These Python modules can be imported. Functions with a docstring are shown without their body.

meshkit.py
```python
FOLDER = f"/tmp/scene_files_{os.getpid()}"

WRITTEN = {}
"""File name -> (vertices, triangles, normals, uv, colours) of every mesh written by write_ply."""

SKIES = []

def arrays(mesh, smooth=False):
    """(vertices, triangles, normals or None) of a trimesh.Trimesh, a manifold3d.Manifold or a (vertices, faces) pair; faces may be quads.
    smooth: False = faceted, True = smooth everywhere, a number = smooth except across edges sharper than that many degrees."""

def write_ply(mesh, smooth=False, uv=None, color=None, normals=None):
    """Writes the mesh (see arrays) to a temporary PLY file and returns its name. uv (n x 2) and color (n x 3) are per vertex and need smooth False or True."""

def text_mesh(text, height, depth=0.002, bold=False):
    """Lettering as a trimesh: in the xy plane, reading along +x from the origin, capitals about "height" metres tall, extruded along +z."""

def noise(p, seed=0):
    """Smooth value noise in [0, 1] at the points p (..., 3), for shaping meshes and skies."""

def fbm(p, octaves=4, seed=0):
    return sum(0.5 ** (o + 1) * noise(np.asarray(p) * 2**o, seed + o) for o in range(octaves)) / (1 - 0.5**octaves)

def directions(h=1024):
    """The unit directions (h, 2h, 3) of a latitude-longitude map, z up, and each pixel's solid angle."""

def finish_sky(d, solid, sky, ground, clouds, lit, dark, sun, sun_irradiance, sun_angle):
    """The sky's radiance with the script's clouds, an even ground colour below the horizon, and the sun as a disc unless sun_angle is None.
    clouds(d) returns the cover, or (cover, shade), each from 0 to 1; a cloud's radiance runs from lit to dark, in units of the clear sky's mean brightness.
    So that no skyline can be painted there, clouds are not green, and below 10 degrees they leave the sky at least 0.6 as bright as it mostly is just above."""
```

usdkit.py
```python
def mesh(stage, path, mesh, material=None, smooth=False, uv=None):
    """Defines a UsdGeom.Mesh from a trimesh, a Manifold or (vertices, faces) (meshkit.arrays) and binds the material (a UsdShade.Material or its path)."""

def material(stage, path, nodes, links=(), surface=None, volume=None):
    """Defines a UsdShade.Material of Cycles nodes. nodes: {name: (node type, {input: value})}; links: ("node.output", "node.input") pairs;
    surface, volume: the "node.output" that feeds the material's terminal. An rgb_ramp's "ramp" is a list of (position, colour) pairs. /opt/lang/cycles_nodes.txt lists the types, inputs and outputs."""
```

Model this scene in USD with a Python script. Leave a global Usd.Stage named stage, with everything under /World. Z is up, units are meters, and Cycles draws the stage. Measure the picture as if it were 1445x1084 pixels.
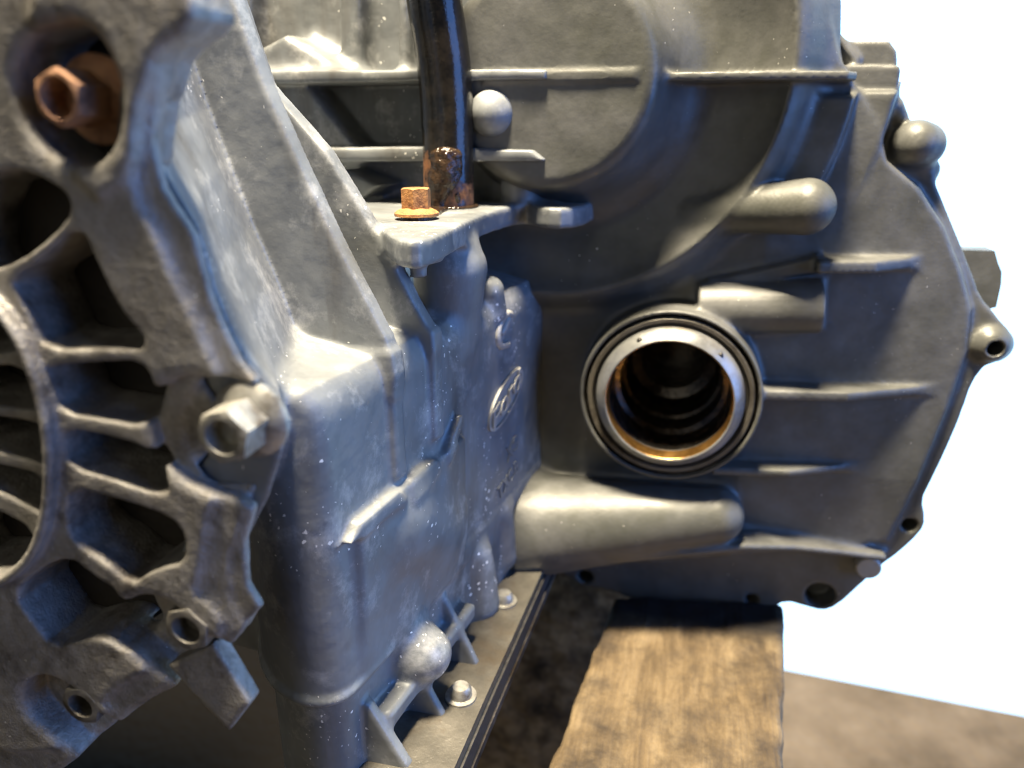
import math, random
import numpy as np, trimesh, manifold3d as m3, usdkit, meshkit
from pxr import Usd, UsdGeom, UsdLux, UsdShade, Gf, Sdf
from scipy import ndimage

stage = Usd.Stage.CreateInMemory()
UsdGeom.SetStageUpAxis(stage, 'Z'); UsdGeom.SetStageMetersPerUnit(stage, 1.0)
UsdGeom.Xform.Define(stage, '/World'); UsdGeom.Scope.Define(stage, '/World/Looks')
random.seed(5); np.random.seed(5)

# ---------------------------------------------------------------- camera (at H above the floor; gear axis = +Y)
H = 0.45
F, CX, CY = 1043., 722.5, 542.
_a, _t = math.asin(.236), math.asin(.328)
RT = np.array([math.cos(_a), math.sin(_a), 0])
FW = np.array([-math.sin(_a)*math.cos(_t), math.cos(_a)*math.cos(_t), -math.sin(_t)])
UP = np.cross(RT, FW)
cam = UsdGeom.Camera.Define(stage, '/World/camera')
cam.CreateHorizontalApertureAttr(36.0); cam.CreateVerticalApertureAttr(27.0)
cam.CreateFocalLengthAttr(36.0*F/1445.)
cam.CreateClippingRangeAttr(Gf.Vec2f(0.01, 100))
cam.CreateFStopAttr(8.5); cam.CreateFocusDistanceAttr(0.235)
cam.CreateExposureAttr(0.0)
_m = Gf.Matrix4d(*RT, 0, *UP, 0, *(-FW), 0, 0, 0, H, 1)
cam.AddTransformOp().Set(_m)

# ---------------------------------------------------------------- lamps
def rect_light(name, pos, target, w, h, intensity, color, spread=None):
    l = UsdLux.RectLight.Define(stage, '/World/'+name)
    l.CreateWidthAttr(w); l.CreateHeightAttr(h); l.CreateIntensityAttr(intensity); l.CreateColorAttr(Gf.Vec3f(*color))
    l.CreateNormalizeAttr(False)
    p, t = np.array(pos, float), np.array(target, float)
    z = (p-t)/np.linalg.norm(p-t); x = np.cross([0, 0, 1], z)
    x = x/np.linalg.norm(x) if np.linalg.norm(x) > 1e-4 else np.array([1., 0, 0])
    y = np.cross(z, x)
    l.AddTransformOp().Set(Gf.Matrix4d(*x, 0, *y, 0, *z, 0, *(p+[0, 0, H]), 1))
    return l
GEAR = (-.05, .28, -.1)
rect_light('ceiling_lamp', (-.11, .10, 1.0), (-.06, .26, -.1), .17, .17, 860.0, (1.0, .86, .63))
rect_light('daylight_lamp', (1.15, .02, .12), (-.05, .26, -.12), .8, .9, 5.5, (.15, .36, 1.0))
rect_light('room_fill', (-.45, -1.1, .45), (-.05, .28, -.1), 1.0, 1.0, .85, (1.0, .94, .78))  # added warm fill behind the camera, in place of light bounced by the room

# ---------------------------------------------------------------- helpers: pixel rays (of the 1445 px photo) onto planes, camera at origin
def ray(px, py): return RT*(px-CX)/F + UP*(CY-py)/F + FW
def onY(px, py, Y): r = ray(px, py); return r*Y/r[1]
def onX(px, py, X): r = ray(px, py); return r*X/r[0]
def onZ(px, py, Z): r = ray(px, py); return r*Z/r[2]
def dep(p): return float(np.dot(p, FW))
SK, X0, Y0 = .155, -.094, .155                      # the case wall: x = X0 + SK*(y-Y0)
def onW(px, py, off=0.):
    r = ray(px, py); return r*((X0+off-SK*Y0)/(r[0]-SK*r[1]))
def xz(pts, Y): return [tuple(onY(a, b, Y)[[0, 2]]) for a, b in pts]
def unsk(p): p = np.array(p, float); p[..., 0] -= SK*(p[..., 1]-Y0); return p
def cz(pts, Y): return [tuple(unsk(onY(a, b, Y))[[0, 2]]) for a, b in pts]
def chaikin(p, n=2, closed=True):
    p = np.array(p, float)
    for _ in range(n):
        q = np.roll(p, -1, 0)
        if closed: p = np.stack([.75*p+.25*q, .25*p+.75*q], 1).reshape(-1, p.shape[1])
        else:
            a = .75*p[:-1]+.25*p[1:]; b = .25*p[:-1]+.75*p[1:]
            p = np.vstack([p[:1], np.stack([a, b], 1).reshape(-1, p.shape[1]), p[-1:]])
    return p

# ---------------------------------------------------------------- implicit modelling: distance fields merged with fillets, then surface nets
def sd_poly(poly, U, V):
    """signed distance of 2D grid points (U[:,None], V[None,:]) to a polygon"""
    P = np.array(poly, np.float32); u = U.astype(np.float32)[:, None]; v = V.astype(np.float32)[None, :]
    d = np.full((len(U), len(V)), 1e9, np.float32); s = np.ones_like(d)
    n = len(P)
    for i in range(n):
        a, b = P[i], P[i-1]
        ex, ez = b-a
        wx, wz = u-a[0], v-a[1]
        t = np.clip((wx*ex+wz*ez)/(ex*ex+ez*ez+1e-20), 0, 1)
        bx, bz = wx-ex*t, wz-ez*t
        d = np.minimum(d, bx*bx+bz*bz)
        c1, c2, c3 = v >= a[1], v < b[1], ex*wz > ez*wx
        flip = (c1 & c2 & c3) | (~c1 & ~c2 & ~c3)
        s = np.where(flip, -s, s)
    return s*np.sqrt(d)
def smin(a, b, k):
    if k <= 0: return np.minimum(a, b)
    h = np.maximum(k-np.abs(a-b), 0)/k
    return np.minimum(a, b)-h*h*k*.25
def smax(a, b, k): return -smin(-a, -b, k)

class Vol:
    def __init__(s, lo, hi, h):
        s.lo, s.h = np.array(lo, float), h
        n = np.ceil((np.array(hi)-lo)/h).astype(int)+1
        s.ax = [(lo[i]+h*np.arange(n[i])).astype(np.float32) for i in range(3)]
        s.F = np.full(n, .05, np.float32)
    def win(s, lo, hi, pad):
        sl = []
        for i in range(3):
            a = int(np.clip(np.floor((lo[i]-pad-s.lo[i])/s.h), 0, len(s.ax[i])-1)); b = int(np.clip(np.ceil((hi[i]+pad-s.lo[i])/s.h)+1, a+1, len(s.ax[i])))
            sl.append(slice(a, b))
        return tuple(sl)
    def put(s, fn, lo, hi, k=.002, sub=False, pad=None):
        w = s.win(lo, hi, (k+4*s.h) if pad is None else pad)
        x, y, z = s.ax[0][w[0]], s.ax[1][w[1]], s.ax[2][w[2]]
        d = fn(x[:, None, None], y[None, :, None], z[None, None, :], x, y, z).astype(np.float32)
        s.F[w] = smax(s.F[w], -d, k) if sub else smin(s.F[w], d, k)
    # a polygon in XZ extruded along Y (draft widens it with y)
    def ext(s, poly, y0, y1, k=.002, r=.0015, sub=False, draft=0.):
        P = np.array(poly); e = abs(draft)*(y1-y0)
        def fn(X, Y, Z, x, y, z):
            d2 = sd_poly(P, x, z)[:, None, :]
            return smax(d2 + draft*(y1-Y), np.maximum(y0-Y, Y-y1), r)
        s.put(fn, (P[:, 0].min()-e, y0, P[:, 1].min()-e), (P[:, 0].max()+e, y1, P[:, 1].max()+e), k, sub)
    def ext_z(s, poly, z0, z1, k=.002, r=.0015, sub=False):
        P = np.array(poly)
        def fn(X, Y, Z, x, y, z):
            return smax(sd_poly(P, x, y)[:, :, None], np.maximum(z0-Z, Z-z1), r)
        s.put(fn, (P[:, 0].min(), P[:, 1].min(), z0), (P[:, 0].max(), P[:, 1].max(), z1), k, sub)
    def ext_x(s, poly, x0, x1, k=.002, r=.0015, sub=False):
        P = np.array(poly)
        def fn(X, Y, Z, x, y, z):
            return smax(sd_poly(P, y, z)[None, :, :], np.maximum(x0-X, X-x1), r)
        s.put(fn, (x0, P[:, 0].min(), P[:, 1].min()), (x1, P[:, 0].max(), P[:, 1].max()), k, sub)
    def box(s, lo, hi, k=.002, r=.0015, sub=False):
        lo, hi = np.array(lo, float), np.array(hi, float); c, hs = (lo+hi)/2, (hi-lo)/2-r
        def fn(X, Y, Z, x, y, z):
            qx, qy, qz = np.abs(X-c[0])-hs[0], np.abs(Y-c[1])-hs[1], np.abs(Z-c[2])-hs[2]
            return np.sqrt(np.maximum(qx, 0)**2+np.maximum(qy, 0)**2+np.maximum(qz, 0)**2)+np.minimum(np.maximum(np.maximum(qx, qy), qz), 0)-r
        s.put(fn, lo, hi, k, sub)
    def cone(s, a, b, ra, rb=None, k=.002, sub=False):
        """round cone from a to b"""
        a, b = np.array(a, float), np.array(b, float); rb = ra if rb is None else rb; ba = b-a; l2 = ba@ba+1e-15
        def fn(X, Y, Z, x, y, z):
            t = np.clip(((X-a[0])*ba[0]+(Y-a[1])*ba[1]+(Z-a[2])*ba[2])/l2, 0, 1)
            return np.sqrt((X-a[0]-ba[0]*t)**2+(Y-a[1]-ba[1]*t)**2+(Z-a[2]-ba[2]*t)**2)-(ra+(rb-ra)*t)
        m = max(ra, rb)
        s.put(fn, np.minimum(a, b)-m, np.maximum(a, b)+m, k, sub)
    def chain(s, pts, r, k=.002, sub=False):
        pts = np.array(pts, float)
        def fn(X, Y, Z, x, y, z):
            best = np.float32(1.)
            for a, b in zip(pts[:-1], pts[1:]):
                ba = b-a; t = np.clip(((X-a[0])*ba[0]+(Y-a[1])*ba[1]+(Z-a[2])*ba[2])/(ba@ba+1e-15), 0, 1)
                best = np.minimum(best, np.sqrt((X-a[0]-ba[0]*t)**2+(Y-a[1]-ba[1]*t)**2+(Z-a[2]-ba[2]*t)**2)-r)
            return best
        s.put(fn, pts.min(0)-r, pts.max(0)+r, k, sub)
    def loft(s, stations, k=.002, r=.0015):
        """stations: (y, polygon in XZ); polygons with the same number of points are blended along Y"""
        ys = [q[0] for q in stations]; Ps = [np.array(q[1]) for q in stations]; allp = np.vstack(Ps)
        def fn(X, Y, Z, x, y, z):
            d = np.stack([sd_poly(sum(w*P for w, P in zip([max(0, 0) if False else np.interp(yy, ys, np.eye(len(ys))[i]) for i in range(len(ys))], Ps)), x, z) for yy in y], 1)
            return smax(d, np.maximum(ys[0]-Y, Y-ys[-1]), r)
        s.put(fn, (allp[:, 0].min(), ys[0], allp[:, 1].min()), (allp[:, 0].max(), ys[-1], allp[:, 1].max()), k)
    def cyl(s, a, b, r, k=.002, rr=.001, sub=False):
        a, b = np.array(a, float), np.array(b, float); L = np.linalg.norm(b-a); n = (b-a)/L
        def fn(X, Y, Z, x, y, z):
            t = (X-a[0])*n[0]+(Y-a[1])*n[1]+(Z-a[2])*n[2]
            rad = np.sqrt(np.maximum((X-a[0])**2+(Y-a[1])**2+(Z-a[2])**2-t*t, 0))-r
            return smax(rad, np.maximum(-t, t-L), rr)
        s.put(fn, np.minimum(a, b)-r, np.maximum(a, b)+r, k, sub)
    def rough(s, amp, scale, seed, oct=2):
        """cast unevenness: low amplitude noise added to the field"""
        n = [int(len(a)*s.h*scale)+3 for a in s.ax]
        rs = np.random.RandomState(seed)
        for o in range(oct):
            g = rs.uniform(-1, 1, [v*2**o+2 for v in n]).astype(np.float32)
            co = [np.linspace(0, g.shape[i]-1.01, len(s.ax[i])) for i in range(3)]
            t = g
            for i in range(3):
                f = np.floor(co[i]).astype(int); w = (co[i]-f).astype(np.float32); w = w*w*(3-2*w)
                sh = [1, 1, 1]; sh[i] = -1; w = w.reshape(sh)
                t = np.take(t, f, i)*(1-w)+np.take(t, f+1, i)*w
            s.F += t*(amp*.6**o)
    def mesh(s):
        Fp = s.F
        Fp[0], Fp[-1], Fp[:, 0], Fp[:, -1], Fp[:, :, 0], Fp[:, :, -1] = [np.maximum(q, 1e-5) for q in (Fp[0], Fp[-1], Fp[:, 0], Fp[:, -1], Fp[:, :, 0], Fp[:, :, -1])]
        ins = Fp < 0
        c = [ins[i:ins.shape[0]-1+i, j:ins.shape[1]-1+j, k:ins.shape[2]-1+k] for i in (0, 1) for j in (0, 1) for k in (0, 1)]
        anyi = c[0].copy(); alli = c[0].copy()
        for q in c[1:]: anyi |= q; alli &= q
        act = np.argwhere(anyi & ~alli)
        idx = np.full(anyi.shape, -1, np.int64); idx[tuple(act.T)] = np.arange(len(act))
        cor = np.array([(i, j, k) for i in (0, 1) for j in (0, 1) for k in (0, 1)])
        val = np.stack([Fp[tuple((act+o).T)] for o in cor], 1)
        S, N = np.zeros((len(act), 3)), np.zeros(len(act))
        for a in range(8):
            for b in range(a+1, 8):
                if np.abs(cor[a]-cor[b]).sum() != 1: continue
                m = (val[:, a] < 0) != (val[:, b] < 0)
                t = val[m, a]/(val[m, a]-val[m, b])
                S[m] += cor[a]+t[:, None]*(cor[b]-cor[a]); N[m] += 1
        V = (act+S/N[:, None])*s.h+s.lo
        Q = []
        for ax in range(3):
            A = np.take(ins, range(ins.shape[ax]-1), ax); B = np.take(ins, range(1, ins.shape[ax]), ax)
            e = np.argwhere(A != B)
            o1, o2 = [(1, 2), (2, 0), (0, 1)][ax]
            e = e[(e[:, o1] > 0) & (e[:, o2] > 0) & (e[:, o1] < ins.shape[o1]-1) & (e[:, o2] < ins.shape[o2]-1)]
            fl = A[tuple(e.T)]
            u, v = np.zeros(3, int), np.zeros(3, int); u[o1] = 1; v[o2] = 1
            q = np.stack([idx[tuple((e-u-v).T)], idx[tuple((e-v).T)], idx[tuple(e.T)], idx[tuple((e-u).T)]], 1)
            q[~fl] = q[~fl][:, ::-1]
            Q.append(q)
        q = np.vstack(Q)
        return V, q

# ---------------------------------------------------------------- materials
def mat(name, nodes, links, surface='p.BSDF'):
    return usdkit.material(stage, '/World/Looks/'+name, nodes, links, surface=surface)
def cast(name, dark, light, rough=.45, metal=.35, scale=60, bump=.0006, bscale=700, speck=0., grime=None, gscale=18, gpos=(.5, .62), streak=False, sr=.5, chalk=0.):
    n = {'g': ('geometry', {}),
         'n1': ('noise_texture', {'scale': scale, 'detail': 5.0, 'roughness': .65}),
         'r1': ('rgb_ramp', {'ramp': [(.3, dark), (.7, light)]}),
         'nb': ('noise_texture', {'scale': bscale, 'detail': 4.0, 'roughness': .6}),
         'nb2': ('noise_texture', {'scale': bscale*.22, 'detail': 3.0, 'roughness': .6}),
         'ba': ('mix_float', {'fac': .55, 'use_clamp': False}),
         'bu': ('bump', {'strength': 1.0, 'distance': bump}),
         'rr': ('map_range', {'from_min': .3, 'from_max': .7, 'to_min': rough-.1, 'to_max': rough+.12, 'clamp': True}),
         'p': ('principled_bsdf', {'metallic': metal, 'specular_ior_level': .5})}
    l = [('g.position', 'n1.vector'), ('n1.fac', 'r1.fac'), ('g.position', 'nb.vector'), ('g.position', 'nb2.vector'), ('nb.fac', 'ba.a'), ('nb2.fac', 'ba.b'), ('ba.result', 'bu.height'),
         ('bu.normal', 'p.normal'), ('n1.fac', 'rr.value'), ('rr.result', 'p.roughness')]
    col = 'r1.color'
    if grime is not None:
        n['ng'] = ('noise_texture', {'scale': gscale, 'detail': 6.0, 'roughness': .68, 'distortion': .3})
        n['rg'] = ('rgb_ramp', {'ramp': [(gpos[0], (0, 0, 0)), (gpos[1], (1, 1, 1))]})
        n['mg'] = ('mix_color', {'b': grime})
        if streak:
            n['mp'] = ('mapping', {'mapping_type': 'point', 'scale': (1.0, 1.0, .22)})
            l += [('g.position', 'mp.vector'), ('mp.vector', 'ng.vector')]
        else: l += [('g.position', 'ng.vector')]
        l += [('ng.fac', 'rg.fac'), ('rg.color', 'mg.fac'), (col, 'mg.a')]; col = 'mg.result'
    if chalk > 0:
        n['nc'] = ('noise_texture', {'scale': 48., 'detail': 7.0, 'roughness': .72, 'distortion': .2})
        n['rc'] = ('rgb_ramp', {'ramp': [(.53, (0, 0, 0)), (.74, (chalk, chalk, chalk))]})
        n['mc'] = ('mix_color', {'b': (.56, .56, .54)})
        l += [('g.position', 'nc.vector'), ('nc.fac', 'rc.fac'), ('rc.color', 'mc.fac'), (col, 'mc.a')]; col = 'mc.result'
    if speck > 0:
        n['v'] = ('voronoi_texture', {'scale': 400.0, 'randomness': 1.0})
        n['nv'] = ('noise_texture', {'scale': 28.0, 'detail': 3.0, 'roughness': .6})
        n['rs'] = ('map_range', {'from_min': .47, 'from_max': .70, 'to_min': 0.03, 'to_max': .10+.34*speck, 'clamp': True})
        n['sc'] = ('separate_color', {})
        n['m0'] = ('math', {'math_type': 'multiply'})
        n['lt'] = ('math', {'math_type': 'less_than'})
        n['ms'] = ('mix_color', {'b': (.85, .83, .78)})
        n['vd'] = ('noise_texture', {'scale': 900.0, 'detail': 2.0})
        n['va'] = ('mix_vector', {'fac': .0016, 'use_clamp': False})
        l += [('g.position', 'va.a'), ('vd.color', 'va.b'), ('g.position', 'vd.vector'), ('va.result', 'v.vector'), ('g.position', 'nv.vector'), ('nv.fac', 'rs.value'), ('v.color', 'sc.color'), ('rs.result', 'm0.value1'), ('sc.r', 'm0.value2'),
              ('v.distance', 'lt.value1'), ('m0.value', 'lt.value2'), ('lt.value', 'ms.fac'), (col, 'ms.a')]; col = 'ms.result'
    l.append((col, 'p.base_color'))
    return mat(name, n, l)
M = {}
M['case'] = cast('cast_grey', (.145, .155, .162), (.225, .238, .245), rough=.47, metal=.2, chalk=.7, speck=.75, grime=(.10, .092, .08), gscale=22, gpos=(.52, .72), streak=True, bump=.0002, bscale=320)
M['bell'] = cast('cast_oily', (.096, .097, .092), (.148, .149, .141), rough=.47, metal=.2, speck=.08, grime=(.07, .072, .058), gscale=16, gpos=(.44, .70), bump=.00022, bscale=420)
M['cover'] = cast('cast_rough', (.19, .18, .165), (.38, .365, .34), rough=.5, metal=.3, scale=120, bump=.0008, bscale=1300, speck=.15, grime=(.06, .048, .037), gscale=60, gpos=(.5, .72))
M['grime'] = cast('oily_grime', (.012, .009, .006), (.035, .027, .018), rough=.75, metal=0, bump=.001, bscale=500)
M['bolt'] = cast('zinc_bolt', (.30, .29, .26), (.48, .47, .43), rough=.42, metal=.6, scale=160, bump=.0003, grime=(.12, .09, .06), gscale=110, gpos=(.5, .7))
M['boltshade'] = cast('shaded_bolt', (.13, .12, .105), (.25, .24, .22), rough=.5, metal=.4, scale=160, bump=.0003, grime=(.06, .05, .035), gscale=110, gpos=(.45, .65))  # darker bolt copy: shade on the recessed lower heads put into the colour
M['rust'] = cast('rust', (.22, .085, .025), (.55, .27, .09), rough=.8, metal=0, scale=300, bump=.0009, bscale=1400, grime=(.10, .045, .025), gscale=180, gpos=(.5, .65))
M['rustpurple'] = cast('rust_dull', (.24, .115, .065), (.48, .27, .15), rough=.7, metal=.1, scale=220, bump=.0006, bscale=1200, grime=(.07, .035, .025), gscale=140, gpos=(.5, .68))
M['tube'] = cast('black_enamel', (.006, .006, .006), (.012, .011, .010), rough=.17, metal=0, scale=80, bump=.0004, bscale=260, grime=(.035, .028, .02), gscale=120, gpos=(.55, .7), streak=True)
FOOT = (H-.0305)
M['tube'] = mat('black_enamel_rusty', {
    'g': ('geometry', {}), 'sp': ('separate_xyz', {}), 'n': ('noise_texture', {'scale': 150., 'detail': 6., 'roughness': .65}), 'n2': ('noise_texture', {'scale': 420., 'detail': 5., 'roughness': .7}), 'n0': ('noise_texture', {'scale': 45., 'detail': 6., 'roughness': .7}),
    'hz': ('map_range', {'from_min': FOOT+.004, 'from_max': FOOT+.027, 'to_min': .22, 'to_max': -.26, 'clamp': True}),
    'hx': ('map_range', {'from_min': -.100, 'from_max': -.080, 'to_min': .14, 'to_max': -.16, 'clamp': True}),
    'a1': ('math', {'math_type': 'add'}), 'a2': ('math', {'math_type': 'add'}),
    'mk': ('rgb_ramp', {'ramp': [(.54, (0, 0, 0)), (.72, (1, 1, 1))]}),
    'rc': ('rgb_ramp', {'ramp': [(.3, (.05, .018, .008)), (.5, (.20, .08, .028)), (.7, (.38, .18, .065))]}),
    'bk': ('rgb_ramp', {'ramp': [(.45, (.007, .007, .007)), (.75, (.035, .028, .02))]}),
    'mx': ('mix_color', {}), 'rg': ('mix_float', {'a': .17, 'b': .8}), 'bu': ('bump', {'strength': .8, 'distance': .0006}), 'p': ('principled_bsdf', {})},
    [('g.position', 'sp.vector'), ('g.position', 'n.vector'), ('g.position', 'n2.vector'), ('g.position', 'n0.vector'), ('sp.z', 'hz.value'), ('sp.x', 'hx.value'), ('n.fac', 'a1.value1'), ('hz.result', 'a1.value2'), ('a1.value', 'a2.value1'), ('hx.result', 'a2.value2'),
     ('a2.value', 'mk.fac'), ('n2.fac', 'rc.fac'), ('n0.fac', 'bk.fac'), ('bk.color', 'mx.a'), ('rc.color', 'mx.b'), ('mk.color', 'mx.fac'), ('mx.result', 'p.base_color'), ('mk.color', 'rg.fac'), ('rg.result', 'p.roughness'), ('n0.fac', 'bu.height'), ('bu.normal', 'p.normal')])
M['oil'] = cast('wet_oil', (.02, .012, .008), (.05, .03, .016), rough=.08, metal=0, scale=200, bump=.0025, bscale=320)
M['seal'] = cast('seal_metal', (.26, .265, .26), (.35, .352, .34), rough=.38, metal=.6, scale=90, bump=.0002, grime=(.20, .16, .11), gscale=50, gpos=(.52, .75))
M['sealrim'] = cast('seal_case', (.13, .12, .10), (.19, .175, .145), rough=.45, metal=.5, scale=90, bump=.0003, grime=(.06, .05, .04), gscale=50, gpos=(.5, .7))
M['brass'] = cast('bronze_bush', (.55, .28, .07), (.68, .38, .12), rough=.3, metal=.95, scale=90, bump=.0002)
M['rubber'] = cast('rubber', (.012, .011, .010), (.03, .027, .024), rough=.45, metal=0, scale=200, bump=.0003)
M['railm'] = cast('oily_rail', (.085, .08, .068), (.15, .138, .115), rough=.3, metal=.3, grime=(.10, .08, .055), gscale=40, gpos=(.5, .7))
M['bore'] = cast('oily_bore', (.03, .027, .024), (.085, .075, .065), rough=.2, metal=.75, scale=150, bump=.0005, bscale=400)
M['gasket'] = cast('gasket', (.018, .017, .017), (.04, .038, .037), rough=.55, metal=0, scale=200, bump=.0006)
M['pan'] = cast('pan_steel', (.05, .045, .045), (.12, .11, .105), rough=.4, metal=.5, scale=70, bump=.0004, grime=(.04, .03, .02), gscale=40)
M['logo'] = cast('cast_raised', (.30, .295, .27), (.46, .45, .42), rough=.5, metal=.3, bump=.0004)

GB = UsdGeom.Xform.Define(stage, '/World/gearbox').GetPrim()
GB.SetCustomDataByKey('label', 'grey cast aluminium car gearbox lying on an oily wooden beam')
GB.SetCustomDataByKey('category', 'gearbox')
used = {}
def path(parent, name):
    p = f'{parent}/{name}'; k = used.get(p, 0); used[p] = k+1
    return p if k == 0 else f'{p}_{k:03d}'
def add(name, m, material, parent='/World/gearbox', smooth=True, label=None, shear=False, lift=True):
    if isinstance(m, Vol): m = m.mesh()
    if hasattr(m, 'to_mesh'):
        t = m.to_mesh(); m = (np.array(t.vert_properties[:, :3]), np.array(t.tri_verts))
    if isinstance(m, trimesh.Trimesh): m = (np.array(m.vertices), np.array(m.faces))
    v, f = np.array(m[0], float), np.array(m[1])
    if shear: v[:, 0] += SK*(v[:, 1]-Y0)
    if lift: v[:, 2] += H
    p = path(parent, name)
    usdkit.mesh(stage, p, (v, f), M[material] if isinstance(material, str) else material, smooth=smooth)
    if label: stage.GetPrimAtPath(p).SetCustomDataByKey('label', label)
    return p
def xf(parent, name, label=None):
    p = path(parent, name); x = UsdGeom.Xform.Define(stage, p)
    if label: x.GetPrim().SetCustomDataByKey('label', label)
    return p
def revolve(profile, center, axis=(0, 1, 0), seg=96):
    """profile (r, h): h runs along the axis from the centre"""
    m = trimesh.creation.revolve(np.array(profile, float), sections=seg)
    m.apply_transform(trimesh.geometry.align_vectors([0, 0, 1], axis)); m.apply_translation(center); return m

# ================================================================ 1. end cover (outer face Y about .125)
YC = .125
C = Vol((-.215, .117, -.195), (-.075, .150, .045), .00056)
gap = [(255, 265), (283, 330), (305, 415), (325, 465), (345, 505), (385, 555), (410, 590), (388, 645), (372, 690), (352, 760), (356, 820), (375, 850), (355, 880), (330, 890)]
outer = [(-260, -160), (120, -160), (238, -60), (268, 20), (262, 52), (215, 75), (205, 110), (190, 145), (183, 160), (181, 240), (187, 285), (216, 330), (238, 392), (268, 450), (295, 512), (312, 545),
         (365, 560), (392, 600), (372, 650), (312, 690), (290, 715), (282, 800), (268, 838), (300, 862), (312, 885), (298, 915), (250, 930), (225, 932), (140, 985), (155, 1010), (100, 1045), (70, 1060), (-10, 1060), (-40, 1020), (-80, 900), (-260, 900)]
# main flange body behind, then the face
C.ext(xz([(-300, -200), (150, -200), (215, -30), (235, 40), (235, 115), (225, 200), (240, 265)]+gap[1:12]+[(300, 925), (240, 950), (190, 985), (160, 1015), (120, 1050), (60, 1075), (-300, 1075)], .1296), .1272, .1296, .0045, .0008)
C.ext(chaikin(xz(outer, YC), 1), YC, .1294, .0045, .0012, draft=.05)
C.ext(xz([(330, 668), (382, 668), (372, 700), (354, 755), (356, 815), (374, 848), (356, 878), (330, 890), (300, 925), (250, 948), (200, 985), (165, 1018), (120, 1052), (60, 1078), (-300, 1078), (-300, 640)], .1374), .1272, .1374, .0030, .0010)
# ear : thick block top right
C.ext(chaikin(xz([(60, -160), (120, -160), (240, -70), (270, 0), (271, 30), (213, 70), (203, 115), (188, 150), (180, 250), (120, 290), (30, 100)], .1235), 1), .1235, .1370, .002, .0016)
pockets = [
 [(-60, 270), (12, 243), (45, 250), (80, 268), (95, 284), (92, 305), (45, 350), (0, 374), (-60, 385)],
 [(112, 322), (132, 372), (165, 438), (196, 474), (203, 488), (150, 487), (64, 489), (48, 450), (30, 415), (22, 396), (60, 370)],
 [(58, 521), (150, 516), (198, 514), (212, 540), (203, 570), (198, 598), (150, 588), (88, 578), (76, 545)],
 [(93, 609), (150, 619), (206, 635), (222, 660), (236, 692), (222, 694), (160, 673), (100, 655), (95, 630)],
 [(103, 690), (170, 710), (240, 733), (258, 757), (255, 790), (230, 796), (205, 806), (184, 822), (150, 790), (108, 765), (98, 735)],
 [(22, 838), (60, 805), (100, 790), (130, 815), (166, 839), (178, 878), (190, 905), (178, 918), (150, 898), (120, 898), (75, 910), (52, 880)],
 [(-70, 400), (-10, 425), (15, 460), (35, 492), (-70, 492)],
 [(-70, 521), (45, 521), (58, 572), (30, 572), (-70, 560)],
 [(-70, 590), (20, 594), (62, 606), (67, 650), (20, 640), (-70, 615)],
 [(-70, 645), (0, 660), (66, 676), (62, 722), (50, 718), (0, 688), (-70, 665)],
 [(-70, 700), (0, 725), (45, 750), (38, 778), (15, 798), (-10, 800), (-70, 800)],
]
from shapely.geometry import Polygon
from shapely.geometry.polygon import orient
fp = Polygon(xz(outer, YC)).buffer(-.0085).buffer(0); fp = max(getattr(fp, 'geoms', [fp]), key=lambda g: g.area).simplify(.0004)
if not fp.exterior.is_ccw: fp = Polygon(list(fp.exterior.coords)[::-1])
fpc = list(fp.exterior.coords)[:-1]
C.ext(fpc, .1275, .1412, .001, .0008)
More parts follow.
